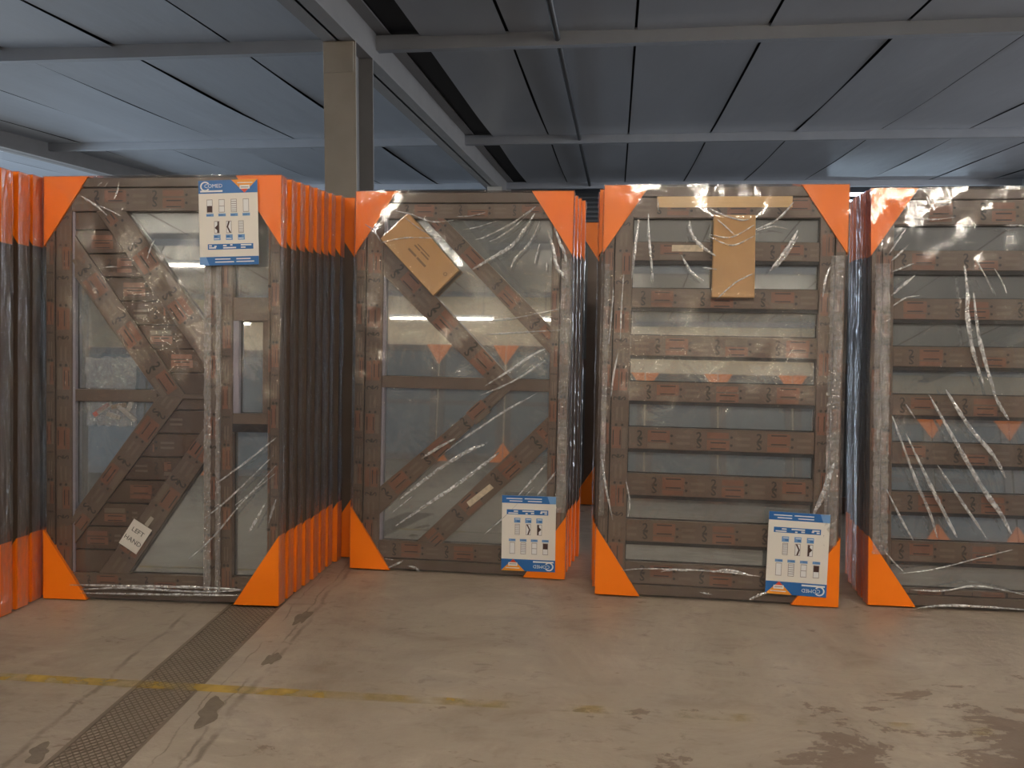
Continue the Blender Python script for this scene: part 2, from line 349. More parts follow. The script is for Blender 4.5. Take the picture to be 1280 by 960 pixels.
# ------------------------------------------------------------------ tube lights
TUBE = P('lit_tube', (1, .91, .77), .5, emit=TUBE_STRENGTH)
TUBE2 = P('lit_tube_far', (1, .88, .70), .5, emit=TUBE_STRENGTH*.9)
HOUS = P('white_enamel_housing', (.7, .7, .68), .4)
def fixture(x, y, label, L=1.5, z=HC-.30, single=False):
    f = empty('tube_light', loc=(x, y, z)); tag(f, label, 'ceiling light', 'tube lights under the roof')
    k = MB(); k.prism([(-L/2, .03), (L/2, .03), (L/2, .09), (-L/2, .09)], -.08, .08); k.build('housing', HOUS, f, bevel=.01)
    for s in (-1, 1):
        if not single or s == 1:
            yy = 0 if single else s*.045
            k = MB(); k.tube((-L/2+.03, yy, 0), (L/2-.03, yy, 0), .010 if single else .018, 8); k.build('tube', TUBE2 if single else TUBE, f, smooth=True)
        k = MB(); k.tube((s*L*.4, 0, .09), (s*L*.4, 0, HC+.02-z), .006, 6); k.build('hanger', DARK, f)
NTH = ['first', 'second', 'third', 'fourth', 'fifth', 'sixth', 'seventh', 'eighth', 'ninth', 'tenth', 'eleventh', 'twelfth', 'thirteenth', 'fourteenth']
for i, x in enumerate((-3.0, .2, 2.9, 5.6)): fixture(x, .4, 'white twin tube light above the near aisle, %s from the left wall' % NTH[i])
for i, x in enumerate((-7.0, 9.4)): fixture(x, -7.0, 'white single tube light above the facing row, %s from the left wall' % NTH[i], 2.0, single=True)
for i, x in enumerate((-8.2, -4.2, -.6, 3.2)): fixture(x, -10.8, 'white single tube light by the cream end wall, %s from the left wall' % NTH[i], 2.6, HC-.9, True)
# ------------------------------------------------------------------ packed doors
W, H, TH = 1.2, 2.1, .066
def basis(x, y, yaw, lean, roll):
    ex = Vector((math.cos(yaw)*math.cos(roll), math.sin(yaw)*math.cos(roll), -math.sin(roll)))
    nn = Vector((-math.sin(yaw), math.cos(yaw), 0)); ez = Vector((0, 0, 1))*math.cos(lean) + nn*math.sin(lean)
    ez = (ez - ex*ez.dot(ex)).normalized(); ey = ez.cross(ex)
    M = Matrix.Identity(4)
    for i, a in enumerate((ex, ey, ez)):
        for j in range(3): M[j][i] = a[j]
    lowest = min((ex*u + ey*v).z for u in (-.006, W+.006) for v in (-.006, TH+.006))
    M.translation = Vector((x, y, -lowest + .006)); return M
class Plane:
    def __init__(s, M): s.o = M.translation.copy(); s.ex = M.col[0].xyz; s.ey = M.col[1].xyz; s.ez = M.col[2].xyz
    def __call__(s, x, y):
        d = ray(x, y); t = (s.o-EYE).dot(s.ey)/d.dot(s.ey); q = EYE + d*t - s.o
        return (q.dot(s.ex), q.dot(s.ez))
GW, GH, GE = .228, .345, .006
def guard_mesh(left, bottom):
    k = MB(); u = (lambda a: -GE+a) if left else (lambda a: W+GE-a); v = (lambda a: -GE+a) if bottom else (lambda a: H+GE-a)
    k.prism([(u(0), v(0)), (u(GW), v(0)), (u(0), v(GH))], -.0165 if bottom else -GE, TH+GE); return k.mesh('corner_guard', ORANGE)
GUARDS = [guard_mesh(a, b) for a in (True, False) for b in (True, False)]
def link(name, me, parent): o = bpy.data.objects.new(name, me); COL.objects.link(o); o.parent = parent; return o
# plain packed doors (only their edges show)
fk = MB(); fw = .115
fk.box(0, 0, 0, fw, TH, H); fk.box(W-fw, 0, 0, W, TH, H); fk.box(fw, 0, 0, W-fw, TH, fw); fk.box(fw, 0, H-fw, W-fw, TH, H)
FRAME_ME = fk.mesh('frame', ALU)
fk = MB(); fk.box(fw-.01, .025, fw-.01, W-fw+.01, .04, H-fw+.01); PANE_ME = fk.mesh('pane', P('dull_grey_glass', (.10, .105, .105), .4))
fk = MB(); fk.box(fw, .01, H/2-.04, W-fw, TH-.01, H/2+.04); RAIL_ME = fk.mesh('rail', ALU)
def wrap_mesh():                                          # film round the edges, rippled
    k = MB(); ny, e0 = 70, .009
    for (u, s) in ((-e0, -1), (W+e0, 1)):
        idx = {}
        for j in range(ny+1):
            for i in range(5):
                z = -.003 + (H+e0+.003)*j/ny; yy = -e0 + (TH+2*e0)*i/4
                idx[i, j] = len(k.v); k.v.append((u + s*abs(R.gauss(0, .0022))*(1 if 0 < i < 4 else .3), yy, z))
        for j in range(ny):
            for i in range(4): k.f.append((idx[i, j], idx[i+1, j], idx[i+1, j+1], idx[i, j+1])); k.m.append(0)
    for z in (H+e0,):
        k.face([(-e0, -e0, z), (W+e0, -e0, z), (W+e0, TH+e0, z), (-e0, TH+e0, z)])
    return k.mesh('edge_film', FILM_S)
WRAPS = [wrap_mesh() for _ in range(4)]
cnt = [0]
def plain_door(M, label, group, film=True):
    d = empty('wrapped_panel', M); tag(d, label, 'wrapped panel', group)
    link('frame', FRAME_ME, d); link('pane', PANE_ME, d); link('rail', RAIL_ME, d)
    for g in GUARDS: link('corner_guard', g, d)
    if film: link('edge_film', WRAPS[cnt[0] % 4], d)
    cnt[0] += 1; return d
# detailed front doors
def tape_print(parent, p, q, hw, y, phase=0.0, dull=False):
    """printed protective tape along p->q (door plane), half width hw"""
    L = math.hypot(q[0]-p[0], q[1]-p[1])
    if L < .12: return
    a = ((q[0]-p[0])/L, (q[1]-p[1])/L); b = (-a[1], a[0]); k = MB()
    def pt(s, t, dy=0): return (p[0]+a[0]*s+b[0]*t, y-dy, p[1]+a[1]*s+b[1]*t)
    def quad(s0, s1, t0, t1, mi, dy=0):
        s0 = max(s0, .01); s1 = min(s1, L-.01)
        if s1-s0 > .004: k.face([pt(s0, t0, dy), pt(s1, t0, dy), pt(s1, t1, dy), pt(s0, t1, dy)], mi)
    s = phase - .3; h = hw; n = 0
    while s < L:
        up = n % 2
        quad(s+.05, s+.162, -h*.30 if up else -h*.95, h*.95 if up else h*.10, 0)
        quad(s+.05, s+.158, -h*.95 if up else h*.28, -h*.42 if up else h*.92, 0 if R.random() < .6 else 1)
        for t in (-h*.24, h*.70 if up else -h*.88): quad(s+.068, s+.145, t, t+h*.14, 2, .0003)
        for t in (h*.42, -h*.42):
            c = s+.172
            if .01 < c < L-.01: k.face([pt(c+.007*math.cos(x*math.pi/4), t+.007*math.sin(x*math.pi/4), .0004) for x in range(8)], 2)
        for t in (-h*.5, h*.18): quad(s+.195, s+.265, t, t+h*.30, 1)
        for t, ch in ((h*.42, '2'), (-h*.42, 'S')):
            c = s+.01
            if .04 < c < L-.04:
                add_text(k, ch, (p[0]+a[0]*c+b[0]*t, p[1]+a[1]*c+b[1]*t), a, b, h*1.25, y-.0004, 2)
        s += .30; n += 1
    if k.f: k.build('tape_print', [T_OR, T_GR, T_DK], parent)['kind'] = 'stuff'
def bar(parent, name, poly, y0, y1, mat, axis=None, hw=None, phase=0.0, bevel=.002):
    if len(poly) < 3: return None
    k = MB(); k.prism(poly, y0, y1); o = k.build(name, mat, parent, bevel=bevel)
    if axis: tape_print(o, axis[0], axis[1], hw, y0-.0008, phase)
    return o
GY = .040                                                 # glass plane
def pane(parent, poly):
    poly = [p for i, p in enumerate(poly) if math.hypot(p[0]-poly[i-1][0], p[1]-poly[i-1][1]) > .004]
    k = MB(); k.prism(poly, GY, GY+.008); o = k.build('pane', GLASS, parent)
    cx = sum(p[0] for p in poly)/len(poly); cz = sum(p[1] for p in poly)/len(poly); g = MB(); inner = []
    n = len(poly)
    for i in range(n):                                    # inset ring = rubber gasket
        a, b_, c = poly[i-1], poly[i], poly[(i+1) % n]
        d1 = Vector((b_[0]-a[0], b_[1]-a[1])).normalized(); d2 = Vector((c[0]-b_[0], c[1]-b_[1])).normalized()
        n1 = Vector((-d1.y, d1.x)); n2 = Vector((-d2.y, d2.x)); s = 1 if (n1.x*(cx-b_[0])+n1.y*(cz-b_[1])) > 0 else -1
        bis = (n1+n2); L = max(.35, bis.length_squared/2); w_ = .020
        inner.append((b_[0]+s*bis.x/ (2*L) *w_*1.0, b_[1]+s*bis.y/(2*L)*w_))
    for i in range(n):
        j = (i+1) % n; g.face([(poly[i][0], GY-.004, poly[i][1]), (poly[j][0], GY-.004, poly[j][1]), (inner[j][0], GY-.004, inner[j][1]), (inner[i][0], GY-.004, inner[i][1])])
        g.face([(inner[i][0], GY-.004, inner[i][1]), (inner[j][0], GY-.004, inner[j][1]), (inner[j][0], GY, inner[j][1]), (inner[i][0], GY, inner[i][1])])
    g.build('gasket', GASKET, o); return o
def frame(d, uL, uR, vB, vT, jw=.045):
    """outer jambs + leaf stiles and rails up to the glazed opening"""
    bar(d, 'jamb', rect(0, 0, jw, H), .0, TH, ALU, ((jw/2, .02), (jw/2, H)), jw*.42, .1)
    bar(d, 'jamb', rect(W-jw, 0, W, H), .0, TH, ALU, ((W-jw/2, .02), (W-jw/2, H)), jw*.42, .2)
    bar(d, 'head', rect(jw, H-jw, W-jw, H), .0, TH, ALU)
    bar(d, 'sill', rect(jw, 0, W-jw, jw), .0, TH, ALU)
    g = .005
    bar(d, 'stile', rect(jw+g, jw+g, uL, H-jw-g), .004, TH-.004, ALU2, (((jw+uL)/2, jw), ((jw+uL)/2, H-jw)), (uL-jw)*.40, .05)
    bar(d, 'stile', rect(uR, jw+g, W-jw-g, H-jw-g), .004, TH-.004, ALU2, (((W-jw+uR)/2, jw), ((W-jw+uR)/2, H-jw)), (W-jw-uR)*.40, .15)
    if vT < H-jw-.02: bar(d, 'rail', rect(uL, vT, uR, H-jw-g), .005, TH-.005, ALU2, ((uL, (vT+H-jw)/2), (uR, (vT+H-jw)/2)), (H-jw-vT)*.40, .12)
    if vB > jw+.02: bar(d, 'rail', rect(uL, jw+g, uR, vB), .005, TH-.005, ALU2, ((uL, (vB+jw)/2), (uR, (vB+jw)/2)), (vB-jw)*.40, .08)
    k = MB(); k.box(jw-.002, .02, jw-.002, W-jw+.002, TH-.002, jw+g+.002); k.box(jw-.002, .02, H-jw-g-.002, W-jw+.002, TH-.002, H-jw+.002)
    k.box(jw-.002, .02, jw, jw+g+.002, TH-.002, H-jw); k.box(W-jw-g-.002, .02, jw, W-jw+.002, TH-.002, H-jw); k.build('seal', GASKET, d)
def film(d, bumps, folds, gathers, seed):
    """stretch film: front sheet (tented over cartons), edge wraps, folds and gathered runs"""
    r = random.Random(seed); nu, nv, e0 = 64, 112, .012; k = MB(); idx = {}
    ph = [r.uniform(0, 6) for _ in range(8)]
    for j in range(nv+1):
        for i in range(nu+1):
            u = -e0 + (W+2*e0)*i/nu; v = -.004 + (H+.004+e0)*j/nv
            off = .0115 + .0022*math.sin(9*u+5*v+ph[0])*math.sin(6*v-4*u+ph[1]) + .0012*math.sin(31*u+13*v+ph[2]) + .0010*math.sin(-22*u+26*v+ph[3]) + r.gauss(0, .00035)
            for (poly, h) in bumps:
                dist = pd(poly, u, v); off = max(off, .0115 + h*math.exp(-dist/.07))
            idx[i, j] = len(k.v); k.v.append((u, -off, v))
    for j in range(nv):
        for i in range(nu): k.f.append((idx[i, j], idx[i+1, j], idx[i+1, j+1], idx[i, j+1])); k.m.append(0)
    f = k.build('film', FILM, d, smooth=True)
    link('edge_film', WRAPS[seed % 4], d)
    for pts, wd in folds:
        k = MB(); pts = [Vector(p) for p in pts]; dense = []
        for i in range(len(pts)-1):                       # Catmull-Rom
            p0, p1, p2, p3 = pts[max(i-1, 0)], pts[i], pts[i+1], pts[min(i+2, len(pts)-1)]
            for s in range(6):
                t = s/6; dense.append(.5*((2*p1)+(p2-p0)*t+(2*p0-5*p1+4*p2-p3)*t*t+(3*p1-p0-3*p2+p3)*t**3))
        dense.append(pts[-1]); n = len(dense)
        for i, p in enumerate(dense):
            t = i/(n-1); tg = (dense[min(i+1, n-1)]-dense[max(i-1, 0)]).normalized(); nr = Vector((-tg.y, tg.x))
            hw = wd*(math.sin(math.pi*(t*.94+.03))**.6)*r.uniform(.75, 1.2); base = .017 + max([h*math.exp(-pd(poly, p.x, p.y)/.07) for poly, h in bumps] or [0])
            for s, dy in ((-1, 0), (0, .006), (1, 0)): k.v.append((p.x+nr.x*hw*s, -base-dy*(hw/.008+.2), p.y+nr.y*hw*s))
            if i:
                b = len(k.v)-6
                for s in (0, 1): k.f.append((b+s, b+s+1, b+4+s, b+3+s)); k.m.append(0)
        k.build('film_fold', FOLD, f, smooth=True)
    for (u0, u1, v0, v1) in gathers:
        k = MB(); nu2, nv2 = 5, int((v1-v0)/.012); idx = {}
        for j in range(nv2+1):
            for i in range(nu2+1):
                idx[i, j] = len(k.v); k.v.append((u0+(u1-u0)*i/nu2 + r.gauss(0, .002), -.016-abs(r.gauss(0, .0035)), v0+(v1-v0)*j/nv2))
        for j in range(nv2):
            for i in range(nu2): k.f.append((idx[i, j], idx[i+1, j], idx[i+1, j+1], idx[i, j+1])); k.m.append(0)
        k.build('gathered_film', GATHER, f)
def pd(poly, u, v):                                       # distance to a convex polygon (0 inside)
    best = 1e9; inside = True; n = len(poly); sgn = 0
    for i in range(n):
        a, b = poly[i], poly[(i+1) % n]; ex, ey = b[0]-a[0], b[1]-a[1]; cr = ex*(v-a[1])-ey*(u-a[0])
        if sgn == 0: sgn = 1 if cr > 0 else -1
        elif cr*sgn < 0: inside = False
        t = max(0, min(1, ((u-a[0])*ex+(v-a[1])*ey)/(ex*ex+ey*ey))); best = min(best, math.hypot(u-a[0]-ex*t, v-a[1]-ey*t))
    return 0 if inside else best
def px(pl, ox, oy, sc, *lines):                           # fold lines noted in a zoomed view
    return [([pl(ox+a/sc, oy+b/sc) for a, b in pts], wd) for wd, pts in lines]
def guards(d):
    for g in GUARDS: link('corner_guard', g, d)
def inter(l1, l2):
    (x1, y1), (x2, y2) = l1; (x3, y3), (x4, y4) = l2; D = (x1-x2)*(y3-y4)-(y1-y2)*(x3-x4)
    a = x1*y2-y1*x2; b = x3*y4-y3*x4; return ((a*(x3-x4)-(x1-x2)*b)/D, (a*(y3-y4)-(y1-y2)*b)/D)
def band(region, l1, l2):
    """strip of `region` between lines l1 and l2"""
    m1 = ((l1[0][0]+l1[1][0])/2, (l1[0][1]+l1[1][1])/2); m2 = ((l2[0][0]+l2[1][0])/2, (l2[0][1]+l2[1][1])/2)
    return side(side(region, l1[0], l1[1], m2), l2[0], l2[1], m1)
def mid_axis(poly, l1, l2):
    d = Vector((l1[1][0]-l1[0][0], l1[1][1]-l1[0][1])).normalized(); e = Vector((l2[1][0]-l2[0][0], l2[1][1]-l2[0][1])).normalized()
    if d.dot(e) < 0: e = -e
    d = (d+e).normalized(); c = Vector(((l1[0][0]+l1[1][0]+l2[0][0]+l2[1][0])/4, (l1[0][1]+l1[1][1]+l2[0][1]+l2[1][1])/4))
    n = Vector((-d.y, d.x)); offs = [(Vector(p)-c).dot(n) for p in poly]; oc = (max(offs)+min(offs))/2; c = c+n*oc
    ts = sorted((Vector(p)-c).dot(d) for p in poly); t0, t1 = (ts[0]+ts[1])/2, (ts[-1]+ts[-2])/2
    return (tuple(c+d*t0), tuple(c+d*t1)), (max(offs)-min(offs))/2

M1 = basis(-2.8232, 3.7295, .0495, .0741, -.0039)
M2 = basis(-1.4537, 4.4136, .0012, .0657, .0047)
M3 = basis(-.0713, 4.1945, .0001, .0874, .0039)
M4 = basis(1.2978, 4.2481, .0082, .12, -.0027)

# ---- door with slatted arrow panel and sidelight
p1 = Plane(M1); d1 = empty('wrapped_panel', M1)
tag(d1, 'film-wrapped brown door with slatted arrow panel and narrow three-pane sidelight', 'wrapped panel', 'film-wrapped packed doors')
uL, uR, vB, vT = .132, 1.140, .124, 1.936; uC, uS = .817, .962
frame(d1, uL, uR, vB, vT)
k = MB(); k.prism(rect(.118, vB, .146, vT), .012, GY); k.build('glazing_bead', BEAD, d1)
bar(d1, 'stile', rect(uC, .05, .895, H-.05), .003, TH-.004, ALU2, ((.855, .06), (.855, H-.06)), .03, .1)
bar(d1, 'mullion', rect(.902, .05, uS, H-.05), .003, TH-.004, ALU, ((.932, .06), (.932, H-.06)), .022, .25)
REG = rect(.146, vB, uC, vT); vm0, vm1 = p1(140, 502)[1], p1(140, 487)[1]; vmid = (vm0+vm1)/2
UP = rect(.146, vmid, uC, vT); LO = rect(.146, vB, uC, vmid)
l = lambda pl, a, b: (pl(*a), pl(*b))
A1, A2 = l(p1, (92, 345), (192, 487)), l(p1, (129, 347), (225, 486))
B1, B2 = l(p1, (173, 340), (251, 450)), l(p1, (159, 267), (256, 404))
C1, C2 = l(p1, (192, 502), (94, 637)), l(p1, (224, 504), (115, 650))
D1_, D2_ = l(p1, (249, 542), (122, 717)), l(p1, (254, 579), (159, 719))
bar(d1, 'rail', rect(.146, vm0, p1(195, 495)[0], vm1), .010, GY, ALU2)
for (a, b, reg, ph) in ((A1, A2, UP, .08), (B1, B2, UP, .2), (C1, C2, LO, .1), (D1_, D2_, LO, .22)):
    poly = band(reg, a, b); ax, hw = mid_axis(poly, a, b); bar(d1, 'diagonal_bar', poly, .006, GY+.004, ALU2, ax, hw*.8, ph)
bar(d1, 'rail', rect(p1(226, 500)[0], vmid-.012, uC, vmid+.012), .005, GY, ALU2)
for reg, a, b, vs0, vs1 in ((UP, A2, B1, vmid, vT), (LO, C2, D1_, vB, vmid)):
    v = vs0
    while v < vs1:
        v2 = min(v+.118, vs1); poly = band(rect(.146, v+.003, uC, v2-.003), a, b)
        if reg is UP: poly = side(poly, a[0], a[1], (.8, 1.9), .0)
        if len(poly) > 2:
            us = [p[0] for p in poly]; cv = (v+v2)/2
            bar(d1, 'panel_slat', poly, .014+R.uniform(0, .002), GY, SLAT, ((min(us)+.05, cv), (max(us)-.05, cv)), .036, R.uniform(0, .3))
        v += .118
k = MB(); k.prism(rect(.146, vB, uC, vT), GY+.012, GY+.016); k.build('backing_sheet', SLAT, d1)
far = (.2, 1.2)
pane(d1, side(rect(.14, vm1-.006, uC, vT), A1[0], A1[1], (.16, 1.25), .012))
pane(d1, side(rect(.14, vB, uC, vm0+.006), C1[0], C1[1], (.16, .9), .012))
pane(d1, side(rect(.14, vmid, uC+.006, vT+.006), B2[0], B2[1], (.8, 1.9), .012))
pane(d1, side(rect(.14, vB-.006, uC+.006, vmid), D2_[0], D2_[1], (.8, .2), .012))
s0, s1, s2, s3 = p1(310, 530)[1], p1(310, 540)[1], p1(310, 372)[1], p1(310, 401)[1]
vA = p1(312, 517)[1]
bar(d1, 'rail', rect(uS, s1, uR, vA), .006, TH-.006, ALU2)
bar(d1, 'rail', rect(uS, s3, uR, s2), .006, TH-.006, ALU2)
bar(d1, 'vent_stile', rect(uS, vA, uS+.030, s3), .008, GY, BEAD); bar(d1, 'vent_stile', rect(uR-.028, vA, uR, s3), .008, GY, ALU)
k = MB(); k.prism(rect(uS, s1-.002, uR, s0), .0045, GY); k.build('vent_seal', GASKET, d1)
pane(d1, rect(uS-.006, s2-.006, uR+.006, vT+.006)); pane(d1, rect(uS+.024, vA-.006, uR-.022, s3+.006)); pane(d1, rect(uS-.006, vB-.006, uR+.006, s1+.006))
guards(d1)
f1 = px(p1, 220, 500, 3.2, (.004, [(55, 635), (150, 550), (260, 420), (405, 260)]), (.005, [(170, 330), (280, 250), (405, 150)]), (.007, [(295, 530), (330, 470), (362, 410)]), (.006, [(375, 490), (390, 440), (405, 395)]), (.004, [(120, 470), (220, 390), (400, 215)]), (.003, [(240, 420), (330, 350), (405, 290)]))
f1 += px(p1, 50, 220, 8, (.006, [(430, 210), (500, 250), (600, 320), (690, 400)]), (.004, [(560, 290), (700, 340), (830, 410)]), (.004, [(810, 70), (790, 160), (760, 240)]), (.003, [(640, 70), (590, 110)]), (.003, [(700, 70), (660, 120)]), (.004, [(1160, 650), (1120, 730), (1090, 830)]), (.003, [(650, 920), (720, 912), (790, 915)]))
f1 += px(p1, 190, 640, 8, (.006, [(-700, 765), (-300, 750), (0, 765), (500, 790), (900, 775)]), (.007, [(-800, 720), (0, 735), (450, 745), (900, 765)]), (.006, [(-700, 800), (0, 815), (500, 820), (880, 825)]))
film(d1, [], f1, [(.826, .862, .05, 1.66), (.885, .912, .05, 1.66)], 1)

# ---- door with chevron bars
p2 = Plane(M2); d2 = empty('wrapped_panel', M2)
tag(d2, 'film-wrapped brown door with diagonal chevron bars and a slanted carton', 'wrapped panel', 'film-wrapped packed doors')
uL = p2(478, 400)[0]; uR = p2(687, 450)[0]; vB = p2(530, 678)[1]; vT = p2(580, 273)[1]; vm0, vm1 = p2(540, 486)[1], p2(540, 471)[1]; vmid = (vm0+vm1)/2
frame(d2, uL, uR, vB, vT, .055)
k = MB(); k.prism(rect(uL-.004, vB, uL+.014, vT), .014, GY); k.build('glazing_bead', BEAD, d2)
UP = rect(uL, vmid, uR, vT); LO = rect(uL, vB, uR, vmid)
E1, E2 = l(p2, (480, 345), (608, 475)), l(p2, (550, 377), (631, 465))
F1, F2 = l(p2, (532, 275), (685, 440)), l(p2, (563, 281), (687, 407))
G1, G2 = l(p2, (475, 608), (607, 497)), l(p2, (475, 642), (636, 489))
H1, H2 = l(p2, (519, 678), (685, 521)), l(p2, (551, 680), (685, 559))
bar(d2, 'rail', rect(uL, vm0, uR, vm1), .012, GY+.002, ALU2)
for (a, b, reg, ph) in ((E1, E2, UP, .1), (F1, F2, UP, .2), (G1, G2, LO, .05), (H1, H2, LO, .22)):
    poly = band(reg, a, b); ax, hw = mid_axis(poly, a, b); bar(d2, 'diagonal_bar', poly, .006, GY+.004, ALU2, ax, hw*.8, ph)
e = .008
pane(d2, side(rect(uL-e, vm1-e, uR, vT), E1[0], E1[1], (uL+.05, vm1+.1), .012))
pane(d2, side(side(rect(uL-e, vm1-e, uR+e, vT+e), E2[0], E2[1], (.7, 1.4), .012), F1[0], F1[1], (.6, 1.4), .012))
pane(d2, side(rect(uL, vmid, uR+e, vT+e), F2[0], F2[1], (uR-.05, vT-.05), .012))
pane(d2, side(rect(uL-e, vB, uR, vm0+e), G1[0], G1[1], (uL+.05, vm0-.05), .012))
pane(d2, side(side(rect(uL-e, vB-e, uR+e, vm0+e), G2[0], G2[1], (.7, .6), .012), H1[0], H1[1], (.5, .6), .012))
pane(d2, side(rect(uL, vB-e, uR+e, vmid), H2[0], H2[1], (uR-.05, vB+.05), .012))
k = MB(); st = [p2(*q) for q in ((583, 628), (587, 634), (617, 610), (612, 605))]; k.face([(u, .0045, v) for u, v in st])
k.build('paper_sticker', P('buff_sticker', (.62, .52, .38), .6, 0, .4, .5, 40), d2)
guards(d2)
f2 = px(p2, 570, 230, 8, (.005, [(800, 230), (720, 290), (560, 400), (300, 530), (200, 560)]), (.004, [(790, 240), (600, 420), (430, 540), (340, 580)]), (.010, [(790, 300), (700, 440), (560, 620), (350, 750), (170, 860)]), (.006, [(840, 380), (740, 590), (600, 740), (550, 860)]),
        (.010, [(920, 470), (975, 650), (1000, 800), (1060, 910), (1125, 970)]), (.009, [(985, 440), (1030, 560), (1080, 680), (1110, 800)]), (.003, [(430, 370), (200, 440), (80, 460)]), (.003, [(300, 290), (150, 325), (0, 330)]), (.004, [(840, 600), (800, 740), (790, 800)]), (.004, [(910, 780), (905, 870)]))
f2 += px(p2, 420, 480, 3.43, (.010, [(280, 490), (420, 380), (560, 290), (640, 258)]), (.010, [(260, 605), (400, 510), (520, 430), (640, 340), (690, 300)]), (.008, [(370, 318), (440, 272), (515, 232)]), (.006, [(780, 480), (850, 400), (905, 338)]), (.006, [(865, 475), (900, 430), (945, 372)]), (.004, [(640, 640), (720, 570), (850, 440)]), (.004, [(470, 290), (640, 170), (860, 40)]), (.004, [(560, 230), (700, 130), (800, 70)]), (.003, [(230, 560), (330, 480)]))
f2 += px(p2, 420, 220, 3.43, (.006, [(640, 900), (720, 850), (840, 770), (900, 740)]), (.005, [(620, 940), (760, 880), (900, 790)]), (.004, [(250, 150), (330, 170), (420, 200), (520, 190)]), (.004, [(130, 210), (170, 240), (200, 285)]), (.004, [(200, 290), (300, 270), (420, 270)]), (.003, [(300, 180), (380, 240), (470, 270)]), (.003, [(600, 620), (760, 610), (960, 570)]), (.003, [(640, 680), (800, 670), (980, 660)]))
f2 += px(p2, 430, 600, 8, (.006, [(450, 870), (540, 830), (600, 800)]), (.006, [(640, 850), (720, 870), (760, 910)]), (.004, [(420, 780), (500, 790)]))
BX2 = [(.143, 1.842), (.447, 1.53), (.588, 1.672), (.298, 1.985)]
film(d2, [(BX2, .022)], f2, [(W-.05, W+.004, .36, 1.74)], 2)

# ---- ladder door with carton
def ladder(d, pl, xm, ys, uL, uR, jw, ph):
    """ys: pixel rows of pane tops / bottoms from the top"""
    vs_ = [pl(xm, yy)[1] for yy in ys]
    frame(d, uL, uR, vs_[-1], vs_[0], jw)
    for i in range(0, len(vs_), 2): pane(d, rect(uL-.006, vs_[i+1]-.004, uR+.006, vs_[i]+.004))
    for i in range(1, len(vs_)-1, 2):
        a, b = vs_[i], vs_[i+1]
        bar(d, 'rail', rect(uL+.001, b+.008, uR-.001, a), .008, GY+.002, ALU2, ((uL, (a+b)/2), (uR, (a+b)/2)), (a-b)*.40, ph+.04*(i % 3))
        k = MB(); k.prism(rect(uL, b-.010, uR, b+.008), .013, GY); k.build('gasket', GASKET, d)
p3 = Plane(M3); d3 = empty('wrapped_panel', M3)
tag(d3, 'film-wrapped brown ladder-rail door with an upright carton hung at its top', 'wrapped panel', 'film-wrapped packed doors')
ladder(d3, p3, 800, (272, 302, 327, 360, 386, 419, 446, 477, 503, 534, 563, 592, 621, 650, 679, 703), p3(787, 470)[0], p3(1021, 470)[0], .05, .05)
k = MB(); k.prism(rect(.262, 1.995, .935, 2.073), .0015, .004); o = k.build('warm_reflection_strip', P('tan_reflection', (.62, .40, .17), .35, 0, .6, .25, 6, .3, 8, stretch=(.4, 1, 5)), d3); o['label'] = 'warm reflection painted as a tan strip on the head'  # warm reflection on the top rail, put in as a coloured strip
k = MB(); k.prism(rect(.343, 1.770, .50, 1.803), .004, .0075); k.build('paper_sticker', P('buff_sticker', (.62, .52, .38), .6, 0, .4, .5, 40), d3)
guards(d3)
f3 = px(p3, 720, 220, 3.43, (.010, [(485, 195), (490, 240), (520, 290), (595, 348)]), (.007, [(450, 340), (490, 410), (545, 452)]), (.006, [(310, 165), (312, 260), (325, 400), (330, 455)]), (.007, [(270, 180), (255, 300), (238, 445)]), (.011, [(948, 235), (905, 310), (825, 415)]), (.006, [(948, 262), (900, 340), (850, 400)]), (.005, [(930, 115), (860, 190), (765, 235)]), (.006, [(1085, 390), (1065, 450), (1055, 520)]),
        (.005, [(572, 145), (620, 170), (700, 195), (740, 190)]), (.004, [(565, 255), (660, 268), (760, 215)]), (.004, [(600, 190), (640, 225), (680, 262)]), (.004, [(565, 262), (620, 290), (680, 300), (780, 250)]), (.004, [(760, 420), (680, 460), (600, 530)]), (.005, [(540, 395), (600, 405)]), (.004, [(770, 240), (840, 220), (905, 230)]), (.004, [(160, 480), (152, 600), (140, 720)]), (.004, [(205, 420), (195, 560), (190, 700)]), (.005, [(180, 760), (160, 860), (150, 950)]), (.003, [(350, 100), (352, 150)]))
f3 += px(p3, 720, 490, 3.31, (.012, [(1065, 290), (1015, 430), (978, 505)]), (.004, [(205, 360), (222, 450), (215, 515)]), (.006, [(105, 260), (125, 400), (152, 525)]), (.006, [(350, 740), (400, 732), (460, 738)]), (.008, [(560, 742), (630, 735), (710, 752)]), (.007, [(715, 855), (760, 835), (800, 822)]), (.005, [(510, 825), (560, 835)]), (.004, [(190, 735), (300, 728), (560, 738), (760, 760)]))
BX3 = [(.546, 1.534), (.757, 1.534), (.752, 1.951), (.546, 1.951)]
film(d3, [(BX3, .020)], f3, [(W-.075, W-.012, .30, 1.75), (.004, .03, .4, 1.7)], 3)

